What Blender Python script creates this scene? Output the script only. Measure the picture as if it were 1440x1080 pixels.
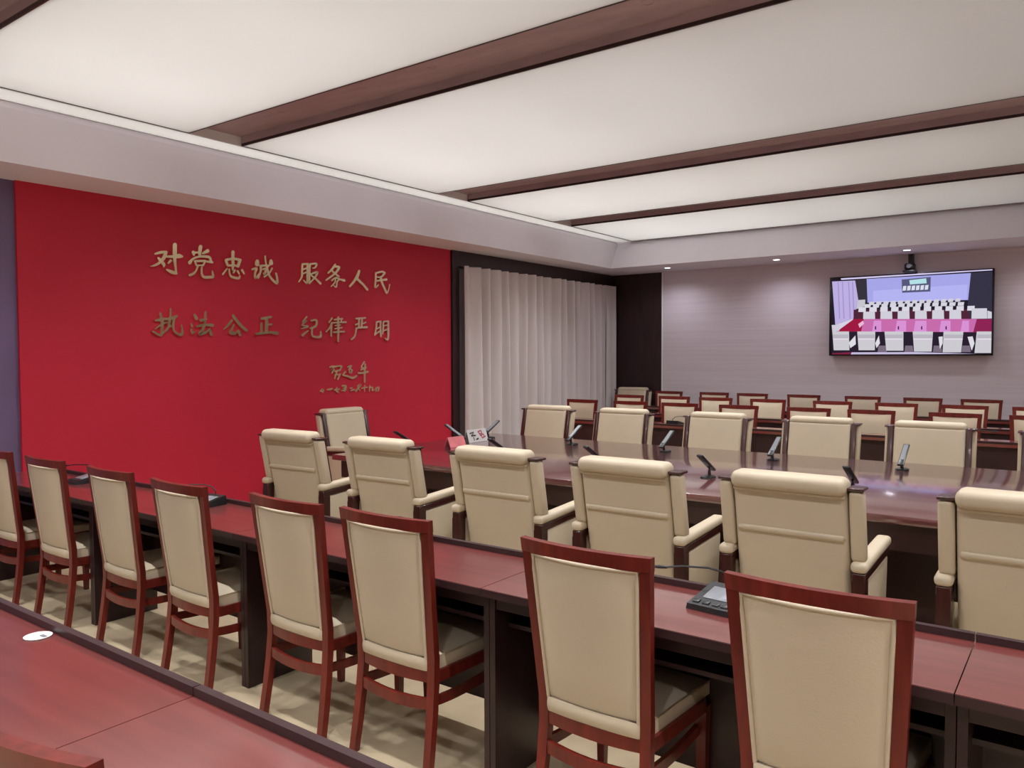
import bpy, bmesh, math, random
from mathutils import Vector, Matrix
random.seed(7)
for o in list(bpy.data.objects): bpy.data.objects.remove(o)
SC = bpy.context.scene
COL = SC.collection

# ------------------------------------------------------------------ camera
F_PX = 1102.13; YAW, PITCH, ROLL = (math.radians(a) for a in (36.38966, 2.13599, -0.18387)); CAM_H = 1.58
_f = Vector((-math.sin(YAW)*math.cos(PITCH), math.cos(YAW)*math.cos(PITCH), -math.sin(PITCH)))
_r = Vector((math.cos(YAW), math.sin(YAW), 0)); _u = _r.cross(_f)
_R = math.cos(ROLL)*_r + math.sin(ROLL)*_u; _U = -math.sin(ROLL)*_r + math.cos(ROLL)*_u
CPOS = Vector((0, 0, CAM_H))
cd = bpy.data.cameras.new('camera'); cd.sensor_width = 36; cd.lens = 36*F_PX/1440; cd.clip_start = .05; cd.clip_end = 60
cam = bpy.data.objects.new('camera', cd); COL.objects.link(cam)
cam.matrix_world = Matrix(((_R.x, _U.x, -_f.x, 0), (_R.y, _U.y, -_f.y, 0), (_R.z, _U.z, -_f.z, CAM_H), (0, 0, 0, 1)))
SC.camera = cam
def on(px, py, axis, val):          # photograph pixel -> point on the plane it touches
    d = _R*((px-720)/F_PX) + _U*((540-py)/F_PX) + _f
    return CPOS + d*((val-CPOS[axis])/d[axis])
# ------------------------------------------------------------------ world and exposure
w = bpy.data.worlds.new('world'); SC.world = w; w.use_nodes = True
w.node_tree.nodes['Background'].inputs[0].default_value = (0, 0, 0, 1)
vs = SC.view_settings
vs.view_transform = 'Standard'; vs.look = 'None'; vs.gamma = 1; vs.use_curve_mapping = False; vs.exposure = 0.0
LAMP_W = 5.4       # watts per square metre of the strongest lamp in a ceiling light box
SPOT_W = 30.0
GROOVE_FILL_W = 135.0     # watts of each added fill light in the ceiling grooves

# ------------------------------------------------------------------ materials
def lin(c): return tuple(((v/255)/12.92 if v/255 <= .04045 else ((v/255+.055)/1.055)**2.4) for v in c)
MATS = {}
def mat(name, col, rough=.6, metal=0, spec=.5, coat=0, noise=None, bump=None, vary=.12, sheen=0):
    """noise: (scale xyz) of colour variation, bump: (scale, strength)"""
    m = bpy.data.materials.new(name); m.use_nodes = True; nt = m.node_tree; b = nt.nodes['Principled BSDF']
    b.inputs['Base Color'].default_value = (*col, 1); b.inputs['Roughness'].default_value = rough
    b.inputs['Metallic'].default_value = metal; b.inputs['Specular IOR Level'].default_value = spec
    b.inputs['Coat Weight'].default_value = coat; b.inputs['Coat Roughness'].default_value = .12; b.inputs['Coat IOR'].default_value = 1.6
    b.inputs['Sheen Weight'].default_value = sheen
    tc = nt.nodes.new('ShaderNodeTexCoord')
    if noise:
        mp = nt.nodes.new('ShaderNodeMapping'); mp.inputs['Scale'].default_value = noise
        nz = nt.nodes.new('ShaderNodeTexNoise'); nz.inputs['Scale'].default_value = 1; nz.inputs['Detail'].default_value = 5
        cr = nt.nodes.new('ShaderNodeValToRGB'); e = cr.color_ramp.elements
        e[0].position = .3; e[1].position = .7
        e[0].color = (*[c*(1-vary) for c in col], 1); e[1].color = (*[min(1, c*(1+vary)) for c in col], 1)
        nt.links.new(tc.outputs['Object'], mp.inputs[0]); nt.links.new(mp.outputs[0], nz.inputs['Vector'])
        nt.links.new(nz.outputs['Fac'], cr.inputs[0]); nt.links.new(cr.outputs[0], b.inputs['Base Color'])
    if bump:
        nz = nt.nodes.new('ShaderNodeTexNoise'); nz.inputs['Scale'].default_value = bump[0]; nz.inputs['Detail'].default_value = 4
        bp = nt.nodes.new('ShaderNodeBump'); bp.inputs['Strength'].default_value = bump[1]; bp.inputs['Distance'].default_value = .004
        nt.links.new(tc.outputs['Object'], nz.inputs['Vector']); nt.links.new(nz.outputs['Fac'], bp.inputs['Height']); nt.links.new(bp.outputs[0], b.inputs['Normal'])
    MATS[name] = m; return m
mat('cream', (.615, .515, .375), .45, spec=.4, noise=(3, 3, 3), bump=(160, .12), vary=.04)
mat('red_wood', (.145, .016, .010), .36, coat=.1, spec=.35, noise=(30, 30, 3), vary=.3)
mat('dark_wood', (.050, .012, .010), .3, coat=.35, noise=(30, 30, 3), vary=.3)
mat('desk_top', (.170, .034, .029), .3, coat=1, noise=(2, 26, 8), vary=.16)
mat('desk_dark', (.030, .011, .012), .4, noise=(3, 26, 3), vary=.25)
mat('table_top', (.125, .036, .036), .24, coat=1, noise=(2, 22, 8), vary=.22)
mat('table_dark', (.042, .014, .013), .38, noise=(3, 20, 3), vary=.25)
mat('panel_wood', (.030, .012, .013), .42, noise=(14, 14, 2), vary=.3)
mat('groove_wood', (.42, .31, .32), .5, noise=(3, 12, 12), vary=.12)
mat('red_wall', (.56, .022, .050), .55, spec=.3, noise=(1.2, 1.2, 1.2), vary=.04)
mat('paint', (.82, .77, .83), .75, spec=.2, noise=(2, 2, 2), vary=.02)
mat('white_paint', (.90, .885, .87), .7, spec=.2, noise=(2, 2, 2), vary=.02)
mat('fabric_wall', (.76, .68, .72), .85, spec=.15, noise=(.5, .5, 26), vary=.05, bump=(220, .15))
mat('violet_lit_wall', (.16, .11, .22), .35, noise=(3, 3, .8), vary=.2)  # violet light falling on this wall section is put into its base colour
mat('curtain_cloth', (.70, .635, .63), .85, spec=.1, noise=(6, 6, .6), vary=.05, sheen=.2)
mat('floor_carpet', (.50, .40, .265), .9, spec=.1, noise=(6, 6, 6), vary=.09, bump=(300, .4))
mat('gold', (1.0, .78, .50), .27, metal=1, noise=(9, 9, 9), vary=.08)
mat('black', (.012, .012, .014), .35, noise=(20, 20, 20), vary=.2)
mat('grey_plastic', (.20, .21, .23), .3, noise=(20, 20, 20), vary=.06)
mat('white_card', (.66, .64, .63), .5, noise=(20, 20, 20), vary=.02)
mat('pink_card', (.72, .20, .22), .5, noise=(9, 9, 9), vary=.15)
mat('ink_black', (.02, .02, .022), .6, noise=(9, 9, 9)); mat('ink_red', (.45, .03, .08), .6, noise=(9, 9, 9))
mat('chrome', (.7, .7, .7), .2, metal=1, noise=(9, 9, 9), vary=.03)
mat('lampwhite', (.85, .84, .82), .8, spec=.1, noise=(3, 3, 3), vary=.01)
def membrane():
    m = bpy.data.materials.new('membrane'); m.use_nodes = True; nt = m.node_tree; nt.nodes.clear()
    o = nt.nodes.new('ShaderNodeOutputMaterial'); mx = nt.nodes.new('ShaderNodeMixShader'); mx.inputs[0].default_value = .6
    d = nt.nodes.new('ShaderNodeBsdfDiffuse'); t = nt.nodes.new('ShaderNodeBsdfTranslucent')
    nz = nt.nodes.new('ShaderNodeTexNoise'); nz.inputs['Scale'].default_value = .8
    cr = nt.nodes.new('ShaderNodeValToRGB'); cr.color_ramp.elements[0].color = (.79, .775, .76, 1); cr.color_ramp.elements[1].color = (.83, .815, .80, 1)
    tc = nt.nodes.new('ShaderNodeTexCoord'); L = nt.links.new
    L(tc.outputs['Object'], nz.inputs['Vector']); L(nz.outputs['Fac'], cr.inputs[0]); L(cr.outputs[0], d.inputs[0]); L(cr.outputs[0], t.inputs[0])
    L(d.outputs[0], mx.inputs[1]); L(t.outputs[0], mx.inputs[2]); L(mx.outputs[0], o.inputs[0]); MATS['membrane'] = m
membrane()
def emis(name, col, s, attr=None):
    m = bpy.data.materials.new(name); m.use_nodes = True; nt = m.node_tree; nt.nodes.clear()
    o = nt.nodes.new('ShaderNodeOutputMaterial'); e = nt.nodes.new('ShaderNodeEmission'); e.inputs[0].default_value = (*col, 1); e.inputs[1].default_value = s
    if attr:
        a = nt.nodes.new('ShaderNodeVertexColor'); a.layer_name = attr; nt.links.new(a.outputs[0], e.inputs[0])
    nt.links.new(e.outputs[0], o.inputs[0]); MATS[name] = m
for _n in ('desk_top', 'table_top'): MATS[_n].node_tree.nodes['Principled BSDF'].inputs['Coat IOR'].default_value = 1.85
emis('lamp_glow', (1, .98, 1), 9); emis('screen_glow', (1, 1, 1), .92, 'picture')

# ------------------------------------------------------------------ mesh helpers
class MB:
    def __init__(s): s.v = []; s.f = []
    def add(s, vs, fs):
        n = len(s.v); s.v += [tuple(p) for p in vs]; s.f += [tuple(i+n for i in q) for q in fs]; return s
    def box(s, x0, x1, y0, y1, z0, z1):
        return s.add([(x0,y0,z0),(x1,y0,z0),(x1,y1,z0),(x0,y1,z0),(x0,y0,z1),(x1,y0,z1),(x1,y1,z1),(x0,y1,z1)],
                     [(3,2,1,0),(4,5,6,7),(0,1,5,4),(1,2,6,5),(2,3,7,6),(3,0,4,7)])
    def rbox(s, x0, x1, y0, y1, z0, z1, r=.02, seg=3, fn=None):
        bm = bmesh.new(); bmesh.ops.create_cube(bm, size=1)
        for v in bm.verts: v.co = Vector(((x0+x1)/2+v.co.x*(x1-x0), (y0+y1)/2+v.co.y*(y1-y0), (z0+z1)/2+v.co.z*(z1-z0)))
        bmesh.ops.bevel(bm, geom=bm.edges[:], offset=min(r, .49*min(x1-x0, y1-y0, z1-z0)), segments=seg, profile=.5, affect='EDGES')
        bm.verts.index_update()
        vs = [v.co.copy() for v in bm.verts]; fs = [[v.index for v in f.verts] for f in bm.faces]; bm.free()
        return s.add([fn(p) for p in vs] if fn else vs, fs)
    def loft(s, rings, closed=False):
        n = len(rings[0]); vs = [p for r in rings for p in r]; fs = []
        m = len(rings)
        for i in range(m-1 if not closed else m):
            a, b = i*n, ((i+1) % m)*n
            for j in range(n):
                k = (j+1) % n; fs.append((a+j, a+k, b+k, b+j))
        if not closed: fs += [tuple(range(n))[::-1], tuple(range((m-1)*n, m*n))]
        return s.add(vs, fs)
    def tube(s, pts, r, n=8):
        pts = [Vector(p) for p in pts]; rings = []
        for i, p in enumerate(pts):
            t = (pts[min(i+1, len(pts)-1)]-pts[max(i-1, 0)]).normalized()
            a = t.cross(Vector((0, 0, 1)));
            if a.length < .1: a = t.cross(Vector((0, 1, 0)))
            a.normalize(); b = t.cross(a); rr = r[i] if isinstance(r, (list, tuple)) else r
            rings.append([p+a*(rr*math.cos(q*2*math.pi/n))+b*(rr*math.sin(q*2*math.pi/n)) for q in range(n)])
        return s.loft(rings)
    def cyl(s, c, r0, r1, z0, z1, n=20):
        return s.loft([[(c[0]+r*math.cos(i*2*math.pi/n), c[1]+r*math.sin(i*2*math.pi/n), z) for i in range(n)] for r, z in ((r0, z0), (r1, z1))])
    def slab(s, A, B, nu, nv):
        """closed solid between two grids A(u,v), B(u,v), u and v in -1..1"""
        g = lambda P: [P(-1+2*i/nu, -1+2*j/nv) for j in range(nv+1) for i in range(nu+1)]
        N = (nu+1)*(nv+1); vs = g(A)+g(B); fs = []; ix = lambda i, j: j*(nu+1)+i
        for j in range(nv):
            for i in range(nu):
                fs.append((ix(i,j), ix(i+1,j), ix(i+1,j+1), ix(i,j+1))); fs.append((N+ix(i,j+1), N+ix(i+1,j+1), N+ix(i+1,j), N+ix(i,j)))
        bd = [ix(i,0) for i in range(nu)]+[ix(nu,j) for j in range(nv)]+[ix(i,nv) for i in range(nu, 0, -1)]+[ix(0,j) for j in range(nv, 0, -1)]
        for k in range(len(bd)):
            a, b = bd[k], bd[(k+1) % len(bd)]; fs.append((b, a, N+a, N+b))
        return s.add(vs, fs)
    def build(s, name, m, parent=None, smooth=40):
        me = bpy.data.meshes.new(name); me.from_pydata(s.v, [], s.f)
        bm = bmesh.new(); bm.from_mesh(me); bmesh.ops.recalc_face_normals(bm, faces=bm.faces[:]); bm.to_mesh(me); bm.free()
        if smooth:
            for p in me.polygons: p.use_smooth = True
            me.set_sharp_from_angle(angle=math.radians(smooth))
        me.materials.append(MATS[m] if isinstance(m, str) else m)
        o = bpy.data.objects.new(name, me); COL.objects.link(o)
        if parent: o.parent = parent
        return o
def tag(o, label=None, cat=None, group=None, kind=None):
    for k, v in (('label', label), ('category', cat), ('group', group), ('kind', kind)):
        if v: o[k] = v
        elif k in o.keys() and v is not None: del o[k]
    return o
def empty(name, loc=(0, 0, 0), rz=0):
    o = bpy.data.objects.new(name, None); o.empty_display_size = .1; o.location = loc; o.rotation_euler = (0, 0, rz); COL.objects.link(o); return o
def dup(o, parent=None):
    c = o.copy(); COL.objects.link(c); c.parent = parent
    for ch in list(o.children): dup(ch, c)
    return c
def struct(name, mb, m): return tag(mb.build(name, m, smooth=0), kind='structure')
USED = set()
def place(proto, loc, rz, label, cat, group):
    if proto.name in USED: o = dup(proto)
    else: o = proto; USED.add(proto.name)
    o.location = loc; o.rotation_euler = (0, 0, rz); return tag(o, label, cat, group)

# ------------------------------------------------------------------ room shell
XL, XR, YB, YF, ZS, ZC = -6.8, 2.66, -2.6, 12.2, 2.96, 3.40
struct('floor', MB().box(XL-.2, XR+.2, YB-.2, YF+.2, -.1, 0), 'floor_carpet')
struct('wall_far', MB().box(-5.82, 1.68, YF, YF+.2, 0, ZC+.5), 'fabric_wall')
struct('wall_far_left', MB().box(XL-.2, -5.82, YF-.012, YF+.2, 0, ZC+.5), 'panel_wood')
struct('wall_far_right', MB().box(1.68, XR+.2, YF-.012, YF+.2, 0, ZC+.5), 'panel_wood')
struct('wall_left_feature', MB().box(XL-.2, XL, 2.68, 7.87, 0, ZC+.5), 'red_wall')
struct('wall_left', MB().box(XL-.2, XL-.03, YB, 2.68, 0, ZC+.5), 'violet_lit_wall')
struct('wall_left_far', MB().box(XL-.3, XL-.12, 7.87, YF, 0, ZC+.5), 'paint')
struct('wall_right', MB().box(XR, XR+.2, YB-.2, 7.6, 0, ZC+.5), 'fabric_wall')
struct('wall_right_far', MB().box(XR, XR+.2, 7.6, YF, 0, ZC+.5), 'panel_wood')
struct('wall_near', MB().box(XL-.2, XR, YB-.2, YB, 0, ZC+.5), 'fabric_wall')
struct('trim_1', MB().box(XL-.12, XL+.03, 7.875, 8.01, 0, ZS), 'panel_wood')
struct('trim_2', MB().box(XL-.12, XL+.03, 8.01, YF-.012, 2.76, ZS), 'panel_wood')
struct('trim_3', MB().box(-5.835, -5.805, YF-.02, YF-.013, 0, ZS), 'white_paint')
struct('baseboard_left', MB().box(XL, XL+.015, 2.68, 7.87, 0, .1), 'panel_wood')
# dropped soffit round the room with its sloping fascia
def soffit(name, prof, axis, a, b):
    mk = (lambda p, t: (p[0], t, p[1])) if axis == 1 else (lambda p, t: (t, p[0], p[1]))
    return struct(name, MB().loft([[mk(p, t) for p in prof] for t in (a, b)]), 'paint')
soffit('ceiling_soffit_left', [(XL-.1, ZS), (-6.22, ZS), (-6.235, ZC-.05), (-6.25, ZC), (-6.25, ZC+.06), (XL-.1, ZC+.06)], 1, YB, YF)
soffit('ceiling_soffit_right', [(XR+.1, ZS), (2.08, ZS), (2.11, ZC), (2.11, ZC+.06), (XR+.1, ZC+.06)], 1, YB, YF)
soffit('ceiling_soffit_far', [(YF+.1, ZS+.001), (11.13, ZS+.001), (11.36, ZC-.05), (11.38, ZC), (11.38, ZC+.06), (YF+.1, ZC+.06)], 0, -6.26, 2.12)
soffit('ceiling_soffit_near', [(YB-.1, ZS+.001), (-1.75, ZS+.001), (-1.75, ZC+.06), (YB-.1, ZC+.06)], 0, -6.26, 2.12)
struct('ceiling', MB().box(XL-.2, XR+.2, YB-.2, YF+.2, 3.86, 3.95), 'white_paint')
PX0, PX1 = -5.97, 1.83
bs = tag(empty('ceiling_light_strip', ((-6.25+PX0-.012)/2, 4.815, ZC)), 'narrow white light strip along the ceiling edge above the red wall', 'ceiling light')
bw, bl = .134, 6.56
MB().box(-bw, bw, -bl, bl, 0, .004).build('membrane', 'membrane', bs, 0)
MB().box(-bw, -bw+.01, -bl, bl, .005, .44).box(bw-.01, bw, -bl, bl, .005, .44).box(-bw, bw, -bl, bl, .44, .45).build('housing', 'lampwhite', bs, 0)
ld = bpy.data.lights.new('lamp_tube', 'AREA'); ld.shape = 'RECTANGLE'; ld.size = .2; ld.size_y = 2*bl-.1; ld.energy = LAMP_W*2.2*.2*2*bl; ld.color = (.955, .98, 1)
lo = bpy.data.objects.new('lamp_tube', ld); COL.objects.link(lo); lo.parent = bs; lo.location = (0, 0, .36)
struct('trim_5', MB().box(PX1+.012, 2.11, -1.75, 11.38, ZC, ZC+.46), 'white_paint')
PAN = [(-1.74, -.91, 'narrowest, behind the viewpoint'), (-.42, 1.38, 'right above the viewpoint'), (1.87, 3.66, 'nearest large one, above the front desk row'), (4.15, 6.69, 'widest, above the conference table'), (7.23, 9.05, 'second from the television wall'), (9.53, 11.35, 'next to the television wall')]
for i in range(5):
    y0, y1 = PAN[i][1], PAN[i+1][0]
    struct('ceiling_groove', MB().box(PX0-.012, PX1+.012, y0, y1, ZC+.08, ZC+.10), 'groove_wood')
POW = (1.15, 1.0, .76, .52, .34, .24)
for i, (y0, y1, where) in enumerate(PAN):
    t = tag(empty('ceiling_light_panel', ((PX0+PX1)/2, (y0+y1)/2, ZC)), 'wide white membrane ceiling light panel, ' + where, 'ceiling light', 'ceiling light panels')
    hx, hy = (PX1-PX0)/2, (y1-y0)/2
    MB().box(-hx+.012, hx-.012, -hy+.012, hy-.012, 0, .004).build('membrane', 'membrane', t, 0)
    MB().box(-hx, -hx+.012, -hy, hy, -.002, .02).box(hx-.012, hx, -hy, hy, -.002, .02).box(-hx, hx, -hy, -hy+.012, -.002, .02).box(-hx, hx, hy-.012, hy, -.002, .02).build('frame', 'panel_wood', t, 0)
    for s in (-1, 1): MB().box(-hx, hx, *sorted((s*hy, s*(hy-.012))), .02, .10).build('side_board', 'groove_wood', t, 0)
    e = .013
    MB().box(-hx+e, -hx+e+.01, -hy+e, hy-e, .02, .44).box(hx-e-.01, hx-e, -hy+e, hy-e, .02, .44).box(-hx+e, hx-e, -hy+e, -hy+e+.01, .02, .44).box(-hx+e, hx-e, hy-e-.01, hy-e, .02, .44).box(-hx+e, hx-e, -hy+e, hy-e, .44, .45).build('housing', 'lampwhite', t, 0)
    for k, p in enumerate(POW):
        lw = (PX1-PX0-.06)/6; lx = PX0+.03+lw*(k+.5)
        ld = bpy.data.lights.new('lamp_tube', 'AREA'); ld.shape = 'RECTANGLE'; ld.size = lw; ld.size_y = y1-y0-.06; ld.energy = LAMP_W*p*lw*(y1-y0); ld.color = (.955, .98, 1)
        lo = bpy.data.objects.new('lamp_tube', ld); COL.objects.link(lo); lo.parent = t; lo.location = (lx-(PX0+PX1)/2, 0, .40)

# fill lights added in the wooden grooves between the panels to brighten the room
GN = ['behind the viewpoint', 'right above the nearest desks', 'over the front desk row', 'over the table', 'over the far desk rows']
for gi, gy in enumerate((-.665, 1.625, 3.905, 6.96, 9.29)):
    for k, gx in enumerate((-5.1, -3.53, -1.96, -.39, 1.18)):
        t = tag(empty('groove_fill_light', (gx, gy, ZC+.08)), f'tiny added fill light in the ceiling groove {GN[gi]}, {("first", "second", "third", "fourth", "fifth")[k]} from left', 'downlight', 'added fill lights in the ceiling grooves')
        n = 20; ring = lambda r, z: [(r*math.cos(a*2*math.pi/n), r*math.sin(a*2*math.pi/n), z) for a in range(n)]
        MB().loft([ring(.036, 0), ring(.035, -.002), ring(.030, -.002), ring(.030, 0)], closed=True).build('baffle', 'groove_wood', t)
        ld = bpy.data.lights.new('bulb', 'SPOT'); ld.energy = GROOVE_FILL_W*(1.4 if gi == 0 else 1); ld.spot_size = math.radians(125); ld.spot_blend = 1; ld.shadow_soft_size = .035; ld.color = (.96, .975, 1)
        lo = bpy.data.objects.new('bulb', ld); COL.objects.link(lo); lo.parent = t; lo.location = (0, 0, -.04)

# ------------------------------------------------------------------ curtains
def curtain(y0, y1, n, amp, label, x=-6.70, seed=0):
    rnd = random.Random(seed); N = n*12; ph = [rnd.uniform(.75, 1.25) for _ in range(n+2)]
    def prof(t, z):
        k = t*n; i = int(k); a = amp*ph[i]*(0.75+.25*(1-z/2.77))
        return x + a*math.sin(2*math.pi*(k+.12*math.sin(3*k))) + .012*math.sin(k*1.7+z)
    A = lambda u, v: (prof((u+1)/2, (v+1)/2*2.77), y0+(y1-y0)*(u+1)/2, .01+2.75*(v+1)/2)
    B = lambda u, v: (A(u, v)[0]-.004, A(u, v)[1], A(u, v)[2])
    return tag(MB().slab(A, B, N, 8).build('curtain', 'curtain_cloth', None, 80), label, 'curtain', 'curtains beside the red wall')
curtain(8.03, 11.75, 17, .07, 'wide pale grey pleated curtain right beside the red wall', seed=1)
curtain(11.77, 12.15, 4, .03, 'narrow bunched grey curtain in the corner by the dark wood panel', x=-6.68, seed=2)

# ------------------------------------------------------------------ gilt wall lettering
def glyph_regions():
    G = {}
    R1, R2, R3, R4 = (205, 335, 14.4), (300, 340, 14.4), (205, 425, 14.4), (300, 425, 14.4)
    R5, R6, R7, R8, R9 = (410, 355, 18), (480, 365, 18), (410, 435, 18), (480, 435, 18), (445, 500, 14.4)
    G['对'] = (R1, [[(165,320,40),(280,290,55),(385,285,55)], [(385,285,60),(340,400,75),(250,500,55),(150,555,42),(65,572,12)], [(225,400,40),(280,460,72),(340,540,65),(332,592,18)],
        [(395,375,40),(520,375,60),(640,365,95),(708,375,45)], [(560,135,85),(560,300,85),(560,450,65),(575,600,42),(585,715,50)], [(590,715,55),(500,690,72),(395,640,35)], [(475,455,55),(425,512,35)]])
    G['党'] = (R1, [[(1085,170,75),(1070,270,70),(1065,360,55)], [(935,285,70),(950,345,40)], [(935,300,55),(1040,290,30)], [(1225,260,80),(1125,312,40)], [(860,500,80),(930,420,42),(1050,378,40),(1180,375,55),(1270,400,50),(1290,490,50)],
        [(965,470,40),(992,545,38)], [(960,468,42),(1175,462,42)], [(1175,465,40),(1125,560,38)], [(995,555,32),(1125,550,32)], [(1205,475,40),(1315,492,48)], [(1025,560,40),(985,660,35),(930,720,48),(855,752,50)], [(1100,590,35),(1100,720,40),(1145,790,55),(1260,792,60),(1325,780,55),(1312,670,25)]])
    G['忠'] = (R2, [[(370,205,65),(370,350,60),(375,450,60),(365,570,38)], [(225,372,50),(262,475,52)], [(228,372,50),(370,345,45),(520,375,58)], [(512,385,58),(468,500,62)], [(262,485,42),(380,482,42),(460,495,45)],
        [(250,545,28),(160,662,40)], [(290,560,32),(300,650,35),(340,712,48),(480,742,50),(505,690,30)], [(405,580,40),(375,630,35)], [(460,598,42),(492,655,28)], [(548,578,50),(590,650,32)]])
    G['诚'] = (R2, [[(862,395,75),(860,465,85)], [(760,562,40),(852,540,40),(818,640,42),(826,742,40),(905,640,20)], [(918,490,42),(1062,482,42)], [(932,495,45),(930,600,42),(878,745,30)], [(970,562,32),(1035,548,38),(1012,650,45),(985,640,25)],
        [(1020,295,32),(1030,400,30),(1065,560,45),(1108,690,42),(1190,795,50),(1262,842,50),(1262,740,42),(1240,640,32)], [(1160,540,32),(1100,640,35),(1000,712,35)], [(1135,385,60),(1142,445,80)], [(1110,462,38),(1072,512,28)]])
    G['执'] = (R3, [[(170,370,40),(280,352,65),(400,340,50)], [(262,220,42),(308,400,62),(300,560,55),(285,672,45),(115,592,35)], [(165,545,25),(290,450,38),(405,405,35)], [(400,345,50),(540,312,65),(605,278,40)],
        [(545,330,55),(528,450,48),(540,570,40),(620,642,45),(702,652,60),(712,560,40),(690,458,22)], [(470,140,42),(472,250,40),(452,400,48),(420,530,45),(330,622,32)], [(430,430,45),(475,495,45)]])
    G['法'] = (R3, [[(960,255,50),(1002,335,65)], [(892,440,40),(915,490,45)], [(900,550,45),(920,632,42),(970,585,18)], [(1180,200,42),(1175,330,45),(1170,470,48)], [(1080,370,58),(1195,345,42)], [(1008,490,45),(1170,460,50),(1325,470,68)], [(1160,480,45),(1120,560,50),(1060,642,60),(1180,612,58),(1250,555,30)], [(1262,548,48),(1298,655,62)]])
    G['公'] = (R4, [[(352,365,45),(270,470,45),(185,552,22)], [(370,268,55),(460,390,62),(560,500,58),(645,572,60)], [(385,455,38),(352,540,40),(325,615,68),(405,632,58),(485,565,28)], [(488,585,48),(512,665,60)]])
    G['正'] = (R4, [[(950,332,50),(1140,300,50)], [(1050,320,58),(1055,450,58),(1050,620,58)], [(1060,455,35),(1150,450,45)], [(945,430,45),(952,620,48)], [(838,642,45),(1000,622,50),(1130,612,50),(1265,630,68)]])
    G['服'] = (R5, [[(240,300,45),(235,450,50),(225,620,45),(148,748,30)], [(238,302,48),(378,290,48)], [(372,292,50),(365,550,52),(360,775,55),(268,708,28)], [(255,435,38),(342,402,38)], [(250,545,35),(342,502,38)],
        [(420,302,48),(592,290,48),(560,382,42),(498,402,28)], [(425,312,55),(415,500,50),(420,790,36)], [(430,562,42),(612,500,52),(560,620,45),(408,792,32)], [(450,580,38),(560,662,48),(692,792,58)]])
    G['务'] = (R5, [[(1072,308,48),(990,430,55),(892,522,38)], [(1050,362,48),(1172,378,58),(1080,520,58),(960,620,48),(842,702,45)], [(965,440,45),(1060,530,48),(1165,612,42)], [(985,712,45),(1080,640,38),(1185,680,40),(1300,712,68)], [(1170,690,35),(1120,742,38),(1092,882,38),(1015,820,22)], [(1080,645,35),(1060,760,35),(965,862,26)]])
    G['人'] = (R6, [[(420,288,58),(370,430,76),(270,580,58),(178,682,48)], [(350,470,60),(440,560,60),(525,640,52),(625,765,60)]])
    G['民'] = (R6, [[(840,340,42),(840,500,45),(828,705,45),(905,645,28)], [(840,345,40),(1000,310,48),(1072,345,42)], [(1062,350,45),(980,440,42),(870,445,34)], [(868,542,42),(1000,520,48),(1105,510,60)], [(960,440,48),(1000,600,52),(1080,780,50),(1115,855,42),(1160,770,24),(1187,638,30)]])
    G['纪'] = (R7, [[(352,190,42),(250,322,40),(352,290,35),(230,402,36),(382,420,32)], [(218,492,36),(382,440,42)], [(240,662,68),(320,590,45),(392,538,28)], [(458,290,42),(592,275,52),(580,420,58),(438,482,45)], [(492,460,40),(480,600,40),(520,690,50),(692,692,68),(702,558,30)]])
    G['律'] = (R7, [[(992,222,45),(918,332,38)], [(992,338,42),(930,470,45),(842,572,32)], [(975,400,45),(970,672,42)], [(1048,262,40),(1248,240,45)], [(1226,250,40),(1220,332,38)], [(1018,342,40),(1342,325,45)], [(1068,412,34),(1202,395,34)], [(1058,492,34),(1232,465,40)], [(1028,582,45),(1292,565,48)], [(1140,200,50),(1145,500,52),(1140,812,42)]])
    G['严'] = (R8, [[(338,236,42),(572,220,45)], [(415,240,42),(410,445,42)], [(490,240,42),(480,445,42)], [(328,392,40),(392,360,28)], [(518,362,34),(582,330,40)], [(338,482,42),(470,462,45),(612,455,58)], [(345,470,40),(320,620,40),(290,700,48),(212,767,36)]])
    G['明'] = (R8, [[(860,320,42),(850,480,40),(818,652,42)], [(858,322,40),(962,305,40)], [(960,310,40),(960,500,40),(970,692,38)], [(868,492,34),(945,450,34)], [(828,632,38),(935,555,34)], [(1030,320,36),(1022,540,38),(1008,625,28)], [(1028,312,36),(1155,303,40)], [(1150,310,45),(1145,742,50),(1075,738,26)], [(1030,422,30),(1125,400,30)], [(1030,542,30),(1112,515,38)]])
    sig = [('signature_character', 'leftmost', [[(255,236,32),(345,215,32),(282,312,28),(332,270,22)], [(350,226,32),(492,215,34),(440,312,28)], [(340,280,24),(298,352,28)], [(350,322,32),(472,290,28)], [(402,310,28),(350,462,28)], [(462,370,28),(412,482,28)], [(350,392,26),(450,380,26)]]),
           ('signature_character', 'middle', [[(618,232,28),(692,205,30),(640,290,28)], [(650,272,28),(702,290,32),(690,352,28)], [(645,262,26),(655,352,24)], [(572,330,34),(522,392,30),(620,420,40),(720,452,45),(798,408,36)]]),
           ('signature_character', 'rightmost', [[(955,125,30),(895,242,28),(988,240,32)], [(838,352,42),(930,350,40),(1028,325,40)], [(972,168,28),(962,300,35),(960,545,32)], [(878,292,28),(982,252,28)]])]
    date = [[[(68,722,22),(120,690,48),(115,742,36)]], [[(212,692,34),(314,670,34)]], [[(352,697,30),(455,680,34)], [(400,648,28),(402,720,38),(435,742,28)]], [[(508,612,34),(584,620,38),(560,722,28)], [(502,712,30),(584,690,34)], [(530,662,24),(582,652,24)]],
            [[(668,662,28),(714,655,28)], [(688,712,34),(752,690,34)]], [[(820,622,28),(877,590,40),(850,640,34),(788,722,34)], [(840,660,28),(872,712,22)]], [[(903,662,28),(1022,640,24)], [(965,600,24),(960,722,20)]], [[(1070,610,24),(1060,722,24)], [(1068,652,24),(1122,640,24),(1120,712,24),(1155,690,18)]], [[(1200,660,36),(1200,722,28)], [(1200,660,28),(1252,640,28),(1240,722,24)]]]
    return G, sig, date, R9
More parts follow.
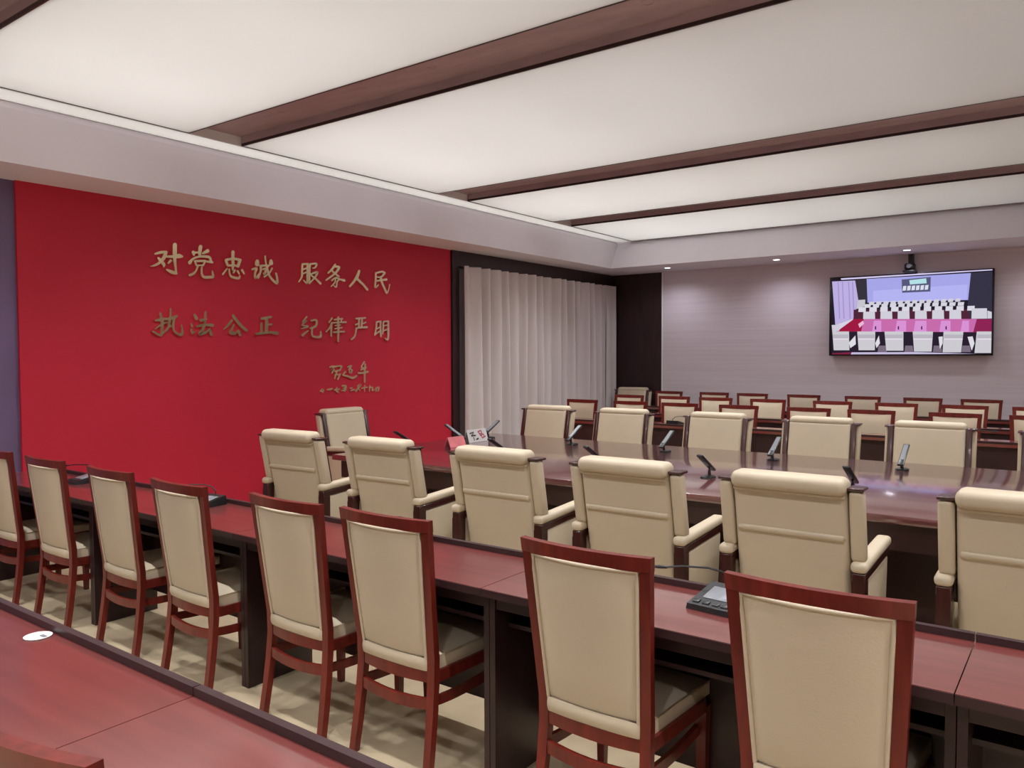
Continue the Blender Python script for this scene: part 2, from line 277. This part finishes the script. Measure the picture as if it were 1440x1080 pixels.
def stroke_mesh(mb, pts, reg, thick, k):
    x0, y0, s = reg; P = [Vector((x0+p[0]/s, y0+p[1]/s)) for p in pts]; W = [p[2]/s/2*1.15 for p in pts]
    # resample with Catmull-Rom
    Q = []; n = len(P)
    for i in range(n-1):
        a, b, c, d = P[max(i-1, 0)], P[i], P[i+1], P[min(i+2, n-1)]
        for j in range(4):
            t = j/4; q = .5*((2*b)+(c-a)*t+(2*a-5*b+4*c-d)*t*t+(3*b-a-3*c+d)*t**3); Q.append((q, W[i]*(1-t)+W[i+1]*t))
    Q.append((P[-1], W[-1])); L = []; Rr = []; m = len(Q)
    for i, (q, wd) in enumerate(Q):
        t = (Q[min(i+1, m-1)][0]-Q[max(i-1, 0)][0]); t = t.normalized() if t.length > 1e-6 else Vector((1, 0)); nn = Vector((-t.y, t.x))
        if i == 0: q = q - t*wd*.0
        L.append(q+nn*wd); Rr.append(q-nn*wd)
    t0 = (Q[1][0]-Q[0][0]).normalized(); t1 = (Q[-1][0]-Q[-2][0]).normalized()
    cen = [q for q, _ in Q]
    c0 = Q[0][0]-t0*Q[0][1]*.7; c1 = Q[-1][0]+t1*Q[-1][1]*.7
    L = [c0+(L[0]-Q[0][0])*.5]+L+[c1+(L[-1]-Q[-1][0])*.5]; Rr = [c0+(Rr[0]-Q[0][0])*.5]+Rr+[c1+(Rr[-1]-Q[-1][0])*.5]; cen = [c0]+cen+[c1]
    h = thick + k*.0006; rings = []
    for l, r, c in zip(L, Rr, cen):
        wl, wr, wc = (on(p.x, p.y, 0, XL) for p in (l, r, c))
        il, ir = wl.lerp(wc, .14), wr.lerp(wc, .14)
        rings.append([(XL+.0005, wl.y, wl.z), (XL+h*.7, wl.y, wl.z), (XL+h, il.y, il.z), (XL+h, ir.y, ir.z), (XL+h*.7, wr.y, wr.z), (XL+.0005, wr.y, wr.z)])
    mb.loft(rings)
G, SIG, DATE, R9 = glyph_regions()
def glyph(name, strokes, reg, thick, label, group):
    mb = MB()
    for k, s in enumerate(strokes): stroke_mesh(mb, s, reg, thick, k)
    o = mb.build(name, 'gold', None, 30); return tag(o, label, 'wall lettering', group)
ORD = ['first', 'second', 'third', 'fourth', 'fifth', 'sixth', 'seventh', 'eighth', 'ninth', 'tenth']
for row, chars in (('upper', '对党忠诚服务人民'), ('lower', '执法公正纪律严明')):
    for i, ch in enumerate(chars):
        glyph('gilt_character', G[ch][1], G[ch][0], .022, f'gold brush-style character {ch}, {ORD[i]} from left in the {row} line on the red wall', 'gold slogan characters on the red wall')
for nm, which, st in SIG: glyph(nm, st, R9, .014, f'small gold handwritten signature character, {which} of three below the slogan on the red wall', 'gold signature below the slogan')
for i, st in enumerate(DATE): glyph('date_character', st, R9, .010, f'tiny gold date character under the signature, {ORD[i]} from left', 'gold date below the signature')

# ------------------------------------------------------------------ television, camera and downlights
TVY = 12.10; TVX0, TVX1, TVZ0, TVZ1 = -3.105, -1.03, 1.55, 2.70
tv = tag(empty('television', (0, 0, 0)), 'large wall-mounted flat television showing a view of a conference room', 'television')
MB().rbox(TVX0, TVX1, TVY+.002, TVY+.06, TVZ0, TVZ1, .008, 2).build('casing', 'black', tv)
MB().box(-2.5, -1.6, TVY+.06, YF, 1.85, 2.4).build('wall_mount', 'black', tv, 0)
def tv_picture():
    Lr, Rr = (1150, 370, 7.714), (1270, 370, 7.714); PL = []
    def poly(reg, col, *pts): PL.append((col, [(reg[0]+x/reg[2], reg[1]+y/reg[2]) for x, y in pts]))
    def mix(col, *pts): PL.append((col, [((Lr if s == 'L' else Rr)[0]+x/7.714, 370+y/7.714) for s, x, y in pts]))
    W = (216, 214, 226)
    mix((38, 32, 46), ('L',150,185), ('R',970,85), ('R',970,985), ('L',150,1000))
    poly(Lr, (196, 182, 232), (155,200), (405,188), (440,400), (385,600), (190,670))
    for x in (215, 262, 330, 372): poly(Lr, (168, 150, 214), (x,200), (x+10,200), (x+28,600), (x+16,605))
    poly(Lr, (58, 54, 64), (405,186), (525,168), (538,430), (440,405))
    mix((172, 172, 240), ('L',530,172), ('R',735,108), ('R',705,400), ('L',540,430))
    mix((186, 186, 250), ('L',600,300), ('R',700,230), ('R',690,395), ('L',600,428))
    poly(Rr, (56, 54, 72), (735,108), (968,88), (968,610), (690,600), (705,400))
    mix((92, 92, 128), ('L',910,178), ('R',300,150), ('R',296,308), ('L',915,322))
    poly(Rr, (186, 232, 238), (68,185), (250,165), (256,218), (74,232))
    for i in range(6): poly(Rr, (226, 230, 246), (0+i*48, 250-i*2), (36+i*48, 246-i*2), (30+i*48, 296-i*2), (-6+i*48, 300-i*2))
    mix((222, 212, 250), ('L',250,165), ('R',970,62), ('R',968,78), ('L',255,182))
    mix((84, 40, 60), ('L',390,505), ('R',700,500), ('R',740,610), ('L',388,612))
    poly(Lr, (206, 204, 214), (440,400), (515,396), (512,470), (415,500))
    for i in range(13):
        x = 560+i*78; y = 420-i*3; poly(Lr, W, (x,y), (x+55,y-2), (x+48,y+34), (x-6,y+36))
    for i in range(12):
        x = 510+i*92; y = 446-i*2; poly(Lr, (222, 220, 232), (x,y), (x+68,y-2), (x+60,y+38), (x-4,y+38))
    for i in range(11):
        x = 445+i*118; y = 480-i*1.5; poly(Lr, (226, 224, 236), (x,y), (x+78,y-2), (x+76,y+50), (x-4,y+50))
    for i in range(6):
        x = 495+i*187; poly(Lr, W, (x,528-i*4), (x+125,526-i*4), (x+128,608), (x-2,610))
    poly(Rr, W, (745,492), (910,490), (912,602), (742,604)); poly(Rr, (214, 214, 224), (915,515), (962,530), (966,600), (915,602))
    mix((206, 112, 178), ('L',390,606), ('R',968,606), ('R',968,750), ('L',210,742))
    poly(Lr, (165, 28, 68), (390,606), (500,606), (470,750), (210,742))
    poly(Rr, (146, 38, 88), (800,606), (968,606), (968,752), (760,752))
    for a, b in ((600, 690), (850, 960), (1050, 1180), (1330, 1440), (1560, 1640)): poly(Lr, (224, 152, 220), (a+10,625), (b,625), (b,745), (a-10,745))
    poly(Lr, (244, 190, 222), (440,662), (490,625), (505,655), (455,702))
    for x in (620, 868, 1120, 1385): poly(Lr, (60, 30, 70), (x,690), (x+14,680), (x+16,720), (x+2,722))
    mix((44, 34, 50), ('L',190,742), ('R',968,755), ('R',968,985), ('L',160,985))
    for x in (660, 950, 1260, 1570): poly(Lr, (126, 112, 130), (x,895), (x+80,895), (x+90,965), (x-10,965))
    poly(Lr, (222, 218, 236), (190,672), (385,602), (385,612), (215,737)); poly(Lr, (214, 210, 224), (152,672), (240,667), (235,735), (160,748))
    ch = [(160,340,345,175,945), (430,625,620,445,945), (725,930,930,745,950), (1031,1251,1236,1046,960), (1366,1581,1556,1356,968), (1726,1893,1893,1701,975)]
    for a, b, c, d, e in ch:
        poly(Lr, (212, 210, 216), (a,742), (b,742), (c,e), (d,e)); poly(Lr, (192, 188, 198), (a+6,775), (b-6,775), (b-8,815), (a+8,815)); poly(Lr, (238, 226, 240), (a+10,818), (b-8,818), (b-8,830), (a+10,830))
    for q in (((340,862),(410,785),(415,880),(355,922)), ((625,870),(665,785),(676,870),(640,922)), ((1311,800),(1356,795),(1356,870),(1326,932)), ((1626,800),(1681,795),(1701,870),(1671,950))): poly(Lr, (230, 228, 236), *q)
    mix((204, 194, 228), ('L',370,968), ('L',1076,965), ('R',800,985), ('R',150,1000), ('L',360,1000)); poly(Lr, (130, 38, 70), (155,978), (375,965), (350,1000), (160,1000))
    return PL
PL = tv_picture(); verts, faces, cols = [], [], []
for i, (c, pts) in enumerate(PL):
    n = len(verts)
    for x, y in pts:
        p = on(x, y, 1, TVY); verts.append((min(max(p.x, TVX0+.02), TVX1-.02), TVY+.001-.00012*i, min(max(p.z, TVZ0+.02), TVZ1-.015)))
    faces.append(tuple(range(n, n+len(pts)))[::-1]); cols.append(lin(c))
me = bpy.data.meshes.new('screen'); me.from_pydata(verts, [], faces)
ca = me.color_attributes.new('picture', 'FLOAT_COLOR', 'CORNER'); k = 0
for p, c in zip(me.polygons, cols):
    for _ in p.loop_indices: ca.data[k].color = (*c, 1); k += 1
me.materials.append(MATS['screen_glow']); so = bpy.data.objects.new('screen', me); COL.objects.link(so); so.parent = tv
tag(so, 'lit screen with a lilac picture of white chairs round a pink table')
cmr = tag(empty('conference_camera', (-2.03, 12.06, 2.70)), 'small black conference camera mounted above the television', 'camera')
MB().rbox(-.08, .08, -.09, .10, .0, .03, .01, 2).build('base', 'black', cmr); MB().rbox(-.065, .065, -.07, .07, .03, .13, .03, 3).build('body', 'black', cmr)
MB().loft([[(.03*math.cos(a*.5236), y, .085+.03*math.sin(a*.5236)) for a in range(12)] for y in (-.07, -.10)]).build('lens', 'grey_plastic', cmr)
MB().box(-.03, .03, .04, .14, .06, .26).build('bracket', 'black', cmr, 0)
NAMES = ['nearest the dark wood panel', 'between the corner panel and the television', 'right above the television camera', 'right of the television']
dl = None
for i, x in enumerate((-5.45, -3.72, -1.99, -.26)):
    t = tag(empty('downlight', (x, 11.58, ZS)), f'small round recessed downlight in the soffit, {NAMES[i]}', 'downlight', 'downlights in the far soffit')
    n = 24; ring = lambda r, z: [(r*math.cos(a*2*math.pi/n), r*math.sin(a*2*math.pi/n), z) for a in range(n)]
    MB().loft([ring(.062, 0), ring(.060, -.006), ring(.046, -.006), ring(.045, 0)], closed=True).build('rim', 'white_paint', t)
    MB().cyl((0, 0), .045, .045, -.003, -.001, n).build('lens', 'lamp_glow', t)
    ld = bpy.data.lights.new('bulb', 'SPOT'); ld.energy = SPOT_W; ld.spot_size = math.radians(155); ld.spot_blend = .8; ld.shadow_soft_size = .04; ld.color = (.86, .87, 1)
    lo = bpy.data.objects.new('bulb', ld); COL.objects.link(lo); lo.parent = t; lo.location = (0, 0, -.01)

# ------------------------------------------------------------------ dining-style chair (faces +Y, origin on the floor under the seat)
def back_y(z):               # rear surface of the back
    return -.205 - .065*((z-.42)/.56) if z > .42 else -.205 - .05*((.42-z)/.42)**1.5
def half_w(z): return .205 + .030*max(0, (z-.40)/.58)
BOW = .030
def make_chair():
    t = empty('side_chair')
    for s in (-1, 1):
        rings = []
        for z in (0, .12, .25, .36, .45, .6, .8, .9, .937):
            x1 = half_w(z) - (.018*(1-z/.4) if z < .4 else 0)*-.4; wd = .036 if z > .3 else .030+.006*z/.3; dp = .030 if z < .5 else .026
            x0 = x1-wd; yb = back_y(z)
            rings.append([(s*x0, yb, z), (s*x1, yb, z), (s*x1, yb+dp, z), (s*x0, yb+dp, z)])
        MB().loft(rings).build('back_post', 'red_wood', t)
        MB().loft([[(s*(.20+a*w_), .20+b*w_, z) for a, b in ((-1,-1),(1,-1),(1,1),(-1,1))] for z, w_ in ((0, .013), (.2, .017), (.37, .02))]).build('front_leg', 'red_wood', t)
    def rail(z0, z1, inset, dy0, dy1, bow):
        A = lambda u, v: (u*(half_w(z0+(z1-z0)*(v+1)/2)-inset), back_y(z0+(z1-z0)*(v+1)/2)+dy0-bow*(1-u*u), z0+(z1-z0)*(v+1)/2)
        B = lambda u, v: (u*(half_w(z0+(z1-z0)*(v+1)/2)-inset), back_y(z0+(z1-z0)*(v+1)/2)+dy1-bow*(1-u*u), z0+(z1-z0)*(v+1)/2)
        return MB().slab(A, B, 12, 1)
    rail(.9375, .982, -.001, -.001, .027, BOW).build('top_rail', 'red_wood', t)
    def pad(u, v, side):
        z = .452+.488*(v+1)/2; b = .010*(1-u**6)*(1-v**6)
        y = back_y(z)-BOW*(1-u*u)*(.55+.45*(v+1)/2)
        return (u*(half_w(z)-.036), y+(.004-b if side else .022+b*1.6), z)
    pd = MB().slab(lambda u, v: pad(u, v, 1), lambda u, v: pad(u, v, 0), 14, 12).build('backrest', 'cream', t, 60)
    ln = [pad(-1+.02, -1+2*i/10, 1) for i in range(11)] + [pad(-.98+1.96*i/12, 1, 1) for i in range(1, 13)] + [pad(.98, 1-2*i/10, 1) for i in range(1, 11)]
    MB().tube([(p[0]*.985, p[1]-.004, p[2]-.006) for p in ln], .0062, 8).build('piping', 'cream', pd, 60)
    def dome(p):
        u = p.x/.225; v = (p.y-.01)/.235; k = max(0, 1-u*u)*max(0, 1-v*v)
        wx = p.x*(1+.06*v)
        if p.y < -.17: wx *= .166/.188
        return Vector((wx, p.y - (.014*(1-u*u) if p.y < -.15 else -.015*(1-u*u) if p.y > .2 else 0), p.z + (.022*k if p.z > .43 else 0)))
    bm = bmesh.new(); bmesh.ops.create_cube(bm, size=1)
    for v in bm.verts: v.co = Vector((v.co.x*.40, .014+v.co.y*.46, .428+v.co.z*.056))
    bmesh.ops.subdivide_edges(bm, edges=bm.edges[:], cuts=7, use_grid_fill=True)
    bm.verts.index_update()
    def sq(p):   # round the rim
        u = abs(p.x)/.20; v = abs(p.y-.012)/.235; q = max(u, v); z = p.z
        if z > .45: z -= .016*max(0, (q-.7)/.3)**2
        y = p.y + (.008*((z-.428)/.028)**2 if p.y < -.2 else 0)
        return Vector((p.x, y, z))
    sm = MB().add([dome(sq(v.co)) for v in bm.verts], [[v.index for v in f.verts] for f in bm.faces]); bm.free()
    sm.build('seat', 'cream', t, 60)
    fr = MB()
    fr.slab(lambda u, v: (u*.172, -.205-.020*(1-u*u), .355+.045*(v+1)/2), lambda u, v: (u*.172, -.182-.020*(1-u*u), .355+.045*(v+1)/2), 10, 1)
    for s in (-1, 1): fr.loft([[(s*(.180+.018*k), y, z) for y, z in ((-.18+.36*k, .355), (-.18+.36*k, .40))]+[(s*(.203+.018*k), y, z) for y, z in ((-.18+.36*k, .40), (-.18+.36*k, .355))] for k in (0, 1)])
    fr.slab(lambda u, v: (u*.20, .225+.012*(1-u*u), .355+.045*(v+1)/2), lambda u, v: (u*.20, .202+.012*(1-u*u), .355+.045*(v+1)/2), 8, 1)
    fr.build('seat_frame', 'red_wood', t)
    MB().slab(lambda u, v: (u*.176, -.212-.012*(1-u*u), .255+.042*(v+1)/2-.01*(1-u*u)), lambda u, v: (u*.176, -.194-.012*(1-u*u), .255+.042*(v+1)/2-.01*(1-u*u)), 8, 1).build('stretcher', 'red_wood', t)
    for s in (-1, 1): MB().slab(lambda u, v: (s*.192, u*.19, .265+.036*(v+1)/2-.012*(1-u*u)), lambda u, v: (s*.176, u*.19, .265+.036*(v+1)/2-.012*(1-u*u)), 8, 1).build('stretcher', 'red_wood', t)
    return t
chair = make_chair()
CW = 'red-framed cream side chair'
near_x = [-.563, -1.256, -2.14, -2.70, -3.46, -4.17, -4.94, -5.65]
for i, x in enumerate(near_x):
    place(chair, (x, 2.32 + (.01, .02, .02, 0, -.03, .0, 0, 0)[i], 0), (.01, -.01, .0, -.02, -.03, -.02, .0, .01)[i], f'{CW} seen from behind at the front desks, {ORD[i]} from right', 'chair', 'side chairs along the front desk row')
place(chair, (-1.43, .775, 0), .11, f'{CW}, only its top rail showing at the bottom left corner', 'chair', 'side chair at the nearest desk')
ROWS = [(8.95, [-5.43, -4.71, -4.03, -3.3, -2.5, -1.85, -1.08, -.38], 'first'), (10.35, [-5.47, -4.75, -4.13, -3.42, -2.6, -1.86, -1.15, -.45], 'middle'), (11.75, [-5.49, -4.72, -4.11, -3.36, -2.55, -1.79, -1.12, -.42], 'rearmost')]
for y, xs, nm in ROWS:
    for i, x in enumerate(xs): place(chair, (x, y-.27, 0), math.pi + .02*((i*7) % 3-1), f'{CW} facing us, {ORD[i]} from left in the {nm} far row', 'chair', 'side chairs facing us in the far rows')

# ------------------------------------------------------------------ desks (origin on the floor at the middle of the user's edge, user on -Y side)
def make_desk(L):
    t = empty('training_desk'); h = L/2-.0015
    MB().box(-h, h, 0, .45, .722, .75).build('desktop', 'desk_top', t, 0)
    MB().box(-h, h, -.003, -.0003, .722, .7485).build('edge_band', 'desk_dark', t, 0)
    MB().box(-h, h, .428, .45, .7505, .772).build('edge_lip', 'desk_dark', t)
    for s in (-1, 1): MB().box(*sorted((s*h, s*(h-.024))), .05, .43, 0, .7215).build('side_panel', 'desk_dark', t, 0)
    MB().box(-h+.025, h-.025, .412, .427, .12, .7215).build('modesty_panel', 'desk_dark', t, 0)
    MB().box(-h+.025, h-.025, .13, .385, .58, .596).build('shelf', 'desk_dark', t, 0)
    MB().box(-h+.025, h-.025, .055, .075, .665, .7215).build('front_rail', 'desk_dark', t, 0)
    return t
desk = make_desk(1.48)
for i, xc in enumerate((.49, -.99, -2.47, -3.95, -5.43)):
    place(desk, (xc, 2.155, 0), 0, f'dark red training desk of the front row, {ORD[i]} from the right', 'desk', 'desks of the front row')
for i, xc in enumerate((-1.005, -2.485, -3.965)):
    place(desk, (xc, .625, 0), 0, f'dark red desk nearest us at bottom left, {("right of the seam", "with the white disc on it", "farthest left and barely in view")[i]}', 'desk', 'desks nearest us')
deskf = make_desk(1.45)
for y, nm in ((8.81, 'first'), (10.21, 'middle'), (11.61, 'rearmost')):
    for i, xc in enumerate((-5.1, -3.65, -2.2, -.75)):
        place(deskf, (xc, y, 0), math.pi, f'dark desk facing us in the {nm} far row, {ORD[i]} from the left', 'desk', 'desks of the far rows')

# ------------------------------------------------------------------ conference table
tb = tag(empty('conference_table', (-2.0, 5.46, 0)), 'long dark red polished conference table in the middle of the room', 'table')
TX, TY = 3.1, 1.09
MB().rbox(-TX, TX, -TY, TY, .705, .75, .006, 2).build('tabletop', 'table_top', tb)
for s in (-1, 1):
    MB().box(-TX+.06, TX-.06, *sorted((s*(TY-.05), s*(TY-.07))), .56, .7045).build('apron', 'table_dark', tb, 0)
    MB().box(*sorted((s*(TX-.06), s*(TX-.08))), -TY+.071, TY-.071, .56, .7045).build('apron', 'table_dark', tb, 0)
    MB().box(-TX+.3, TX-.3, *sorted((s*(TY-.42), s*(TY-.44))), .04, .7045).build('side_panel', 'table_dark', tb, 0)
for x in (-2.78, -1.4, 0, 1.4, 2.78): MB().box(x-.03, x+.03, -TY+.441, TY-.441, 0, .7045).build('support_panel', 'table_dark', tb, 0)

# ------------------------------------------------------------------ conference armchair (faces +Y, origin on the floor)
def arm_y(z): return -.35 + (.97-z)*.2       # rear face of the back
def make_armchair():
    t = empty('armchair'); lean = lambda p: Vector((p.x, p.y + (.97-p.z)*.2 - .35, p.z))
    MB().rbox(-.262, .262, .0, .105, .18, .985, .028, 4, lean).build('backrest', 'cream', t, 50)
    def hr(p): return Vector((p.x, p.y, p.z - .006*(p.x/.26)**2))
    MB().rbox(-.264, .264, -.388, -.247, .945, 1.027, .036, 5, hr).build('headrest', 'cream', t, 60)
    MB().rbox(-.25, .25, -.012, .02, .722, .754, .014, 4, lean).build('welt', 'cream', t, 60)
    MB().rbox(-.258, .258, -.009, .02, .925, .944, .009, 3, lean).build('welt', 'cream', t, 60)
    for s in (-1, 1):
        MB().rbox(*sorted((s*.268, s*.332)), .0, .07, .635, .965, .018, 3, lean).build('side_bolster', 'cream', t, 50)
        m = MB().rbox(*sorted((s*.264, s*.306)), .071, .098, .50, .978, .004, 1, lean); m.rbox(*sorted((s*.264, s*.334)), .0, .0975, .967, .982, .004, 1, lean).build('back_rail', 'dark_wood', t)
        a = lambda p: Vector((p.x, p.y, p.z + (p.y+.31)*.055))
        MB().rbox(*sorted((s*.272, s*.345)), -.315, .235, .592, .640, .02, 4, a).build('armrest', 'cream', t, 50)
        f = MB().rbox(*sorted((s*.279, s*.337)), -.305, .225, .552, .591, .004, 1, a); f.box(*sorted((s*.279, s*.337)), -.305, -.245, 0, .556)
        f.build('arm_frame', 'dark_wood', t)
        MB().box(*sorted((s*.285, s*.331)), .13, .175, 0, .0995).build('front_foot', 'dark_wood', t, 0)
        def sp(p): return Vector((p.x, p.y - (.05*(.55-p.z)/.45 if p.y > .1 else 0), p.z + ((p.y+.31)*.055 if p.z > .4 else 0)))
        MB().rbox(*sorted((s*.283, s*.333)), -.243, .205, .10, .549, .012, 3, sp).build('side_panel', 'cream', t, 50)
    MB().rbox(-.262, .262, -.17, .255, .36, .475, .035, 4).build('seat', 'cream', t, 50)
    MB().rbox(-.278, .278, -.16, .235, .12, .358, .012, 2).build('seat_base', 'cream', t, 50)
    return t
arm = make_armchair()
AC = 'cream conference armchair'
AX = [-4.81, -3.85, -2.88, -1.99, -1.125, -.17, .78]
for i, x in enumerate(AX):
    place(arm, (x, 4.03, 0), (.05, .03, .02, .0, .0, -.01, 0)[i], f'{AC} seen from behind along the table, {ORD[i]} from left', 'armchair', 'armchairs on the near side of the table')
for i, x in enumerate([-4.79, -3.86, -2.85, -1.90, -1.04, -.1, .84]):
    place(arm, (x, 6.87, 0), math.pi, f'{AC} facing us across the table, {ORD[i]} from left', 'armchair', 'armchairs on the far side of the table')
place(arm, (-6.08, 5.62, 0), -math.pi/2, f'{AC} at the table end against the red wall', 'armchair', 'armchair at the table end')
place(arm, (-6.22, 11.62, 0), math.pi+.05, f'{AC} in the far corner before the dark wood panel', 'armchair', 'armchair in the far corner')

# ------------------------------------------------------------------ table microphones (head leans towards +Y)
def make_mic():
    t = empty('table_microphone')
    MB().loft([[(a*.045*k, -.03+b*.055*k+.02, z) for a, b in ((-1,-.5),(-.6,-1),(.6,-1),(1,-.5),(.8,.9),(.3,1.2),(-.3,1.2),(-.8,.9))] for z, k in ((.0005, 1), (.010, .95), (.016, .6))]).build('base', 'black', t)
    MB().tube([(0, -.03, .012), (0, -.032, .045), (0, -.025, .072)], [.012, .010, .009], 8).build('stem', 'black', t)
    c, s_ = math.cos(math.radians(28)), math.sin(math.radians(28))
    tilt = lambda p: Vector((p.x, -.095 + p.y*c - p.z*s_, .042 + p.y*s_ + p.z*c))
    hd = MB().rbox(-.022, .022, 0, .265, -.008, .008, .006, 2, tilt).build('head', 'black', t)
    MB().rbox(-.015, .015, .06, .25, .0082, .0105, .001, 1, tilt).build('grille', 'grey_plastic', hd)
    return t
mic = make_mic()
for i, x in enumerate([-4.80, -3.83, -2.90, -1.98, -1.06, -.12]):
    place(mic, (x, 6.14, .75), 0, f'black microphone leaning away from us on the table, {ORD[i]} from left', 'microphone', 'table microphones')
for i, x in enumerate([-4.84, -3.80, -2.92, -2.05, -1.14, -.15]):
    place(mic, (x, 4.99, .75), math.pi, f'black microphone leaning towards us on the table, {ORD[i]} from left', 'microphone', 'table microphones')
place(mic, (-4.80, 5.63, .75), math.pi/2, 'black table microphone at the left table end beside the pink card', 'microphone', 'table microphones')

# ------------------------------------------------------------------ place cards
def card(name, x, y, L, h, m, label):
    t = tag(empty(name, (x, y, .75)), label, 'place card')
    d = .035; th = .0015
    MB().loft([[(d, k, .0005), (d+th*1.5, k, .0005), (th, k, h), (-th, k, h), (-d-th*1.5, k, .0005), (-d, k, .0005), (0, k, h-.004)] for k in (-L/2, L/2)]).build('folded_sheet', m, t, 0)
    return t, d, h, L
t, d, h, L = card('place_card', -4.72, 5.82, .29, .12, 'white_card', 'white folded table card with black and red writing')
def card_ink(t, d, h, L, strokes, m, name):
    mb = MB()
    for k, s in enumerate(strokes):
        P = [(Vector(((p[0]-520)/430*L-L/2, (495-p[1])/280*h)), p[2]/430*L/2*.62) for p in s]
        for (a, wa), (b, wb) in zip(P, P[1:]):
            tt = (b-a).normalized(); n = Vector((-tt.y, tt.x)); q = [a-tt*wa*.5+n*wa, a-tt*wa*.5-n*wa, b+tt*wb*.5-n*wb, b+tt*wb*.5+n*wb]
            f = lambda v, o: (d*(1-v.y/h)+.0028+o, v.x, v.y+.0005)
            mb.loft([[f(v, 0) for v in q], [f(v, .0006+k*.00005) for v in q]])
    mb.build(name, m, t, 0)
card_ink(t, d, h, L, [[(572,296,26),(662,276,22)], [(650,300,20),(596,352,24)], [(600,352,24),(694,346,26)], [(655,330,20),(668,362,20)], [(640,388,26),(642,450,24)], [(690,438,30),(736,420,34)]], 'ink_black', 'black_writing')
card_ink(t, d, h, L, [[(756,275,22),(832,258,22)], [(832,258,22),(838,322,22)], [(770,280,22),(782,330,22)], [(782,326,20),(840,320,20)], [(790,360,24),(868,340,24)], [(812,350,22),(830,425,24)], [(868,345,22),(880,405,26)], [(826,420,20),(905,392,24)]], 'ink_red', 'red_writing')
t2, d2, h2, L2 = card('place_card', -4.62, 5.40, .22, .09, 'pink_card', 'small pink folded table card beside the white one')

# ------------------------------------------------------------------ desk microphone consoles with goosenecks (user on -Y side)
def make_console(neck):
    t = empty('microphone_console')
    MB().loft([[(s*.075, -.09, .0005), (s*.075, .09, .0005), (s*.072, .085, .052), (s*.072, -.088, .018)] for s in (-1, 1)]).build('body', 'black', t)
    tl = lambda p: Vector((p.x, p.y, p.z + .018+(p.y+.088)/.173*.034))
    MB().rbox(-.045, .055, -.035, .05, .0005, .0025, .0005, 1, tl).build('display', 'grey_plastic', t)
    for x in (-.05, -.015, .02, .05): MB().rbox(x-.011, x+.011, -.075, -.055, .0005, .004, .001, 1, tl).build('button', 'black', t)
    g = MB().tube([(-.0, .075, .045), (-.005, .078, .07), (-.03, .07, .095), (-.07, .05, .105), (-.15, .02, .102), (neck+.04, -.01, .096)], .0036, 6).build('gooseneck', 'black', t)
    MB().tube([(neck+.045, -.008, .096), (neck+.02, -.014, .0945), (neck, -.02, .093)], [.005, .0065, .005], 8).build('capsule', 'black', g)
    return t
con = make_console(-.24)
for (x, y, rz, lb) in ((-.965, 2.46, -.1, 'black microphone console with grey display between the two nearest chairs'), (-2.40, 2.46, 0, 'black microphone console hidden behind the third chair, only its gooseneck showing'), (-3.93, 2.46, 0.1, 'black microphone console seen edge-on between the fourth and fifth chairs of the front row'), (-5.32, 2.46, 0, 'black microphone console at the far left end of the front desk row')):
    place(con, (x, y, .75), rz, lb, 'microphone', 'microphone consoles on the desks')
for (x, y, lb) in ((-3.93, 8.58, 'small microphone console on the first far desk row beside the third chair'), (-.92, 8.58, 'small microphone console on the first far desk row near the right edge')):
    place(con, (x, y, .75), math.pi, lb, 'microphone', 'microphone consoles on the desks')
t = tag(empty('coaster', (-2.49, 1.01, .75)), 'small round white coaster with a dark mark on the nearest desk', 'coaster')
MB().cyl((0, 0), .036, .038, .0005, .004, 24).build('disc', 'white_card', t)
MB().rbox(.004, .030, .002, .014, .0041, .0055, .001, 1).build('dark_mark', 'grey_plastic', t)
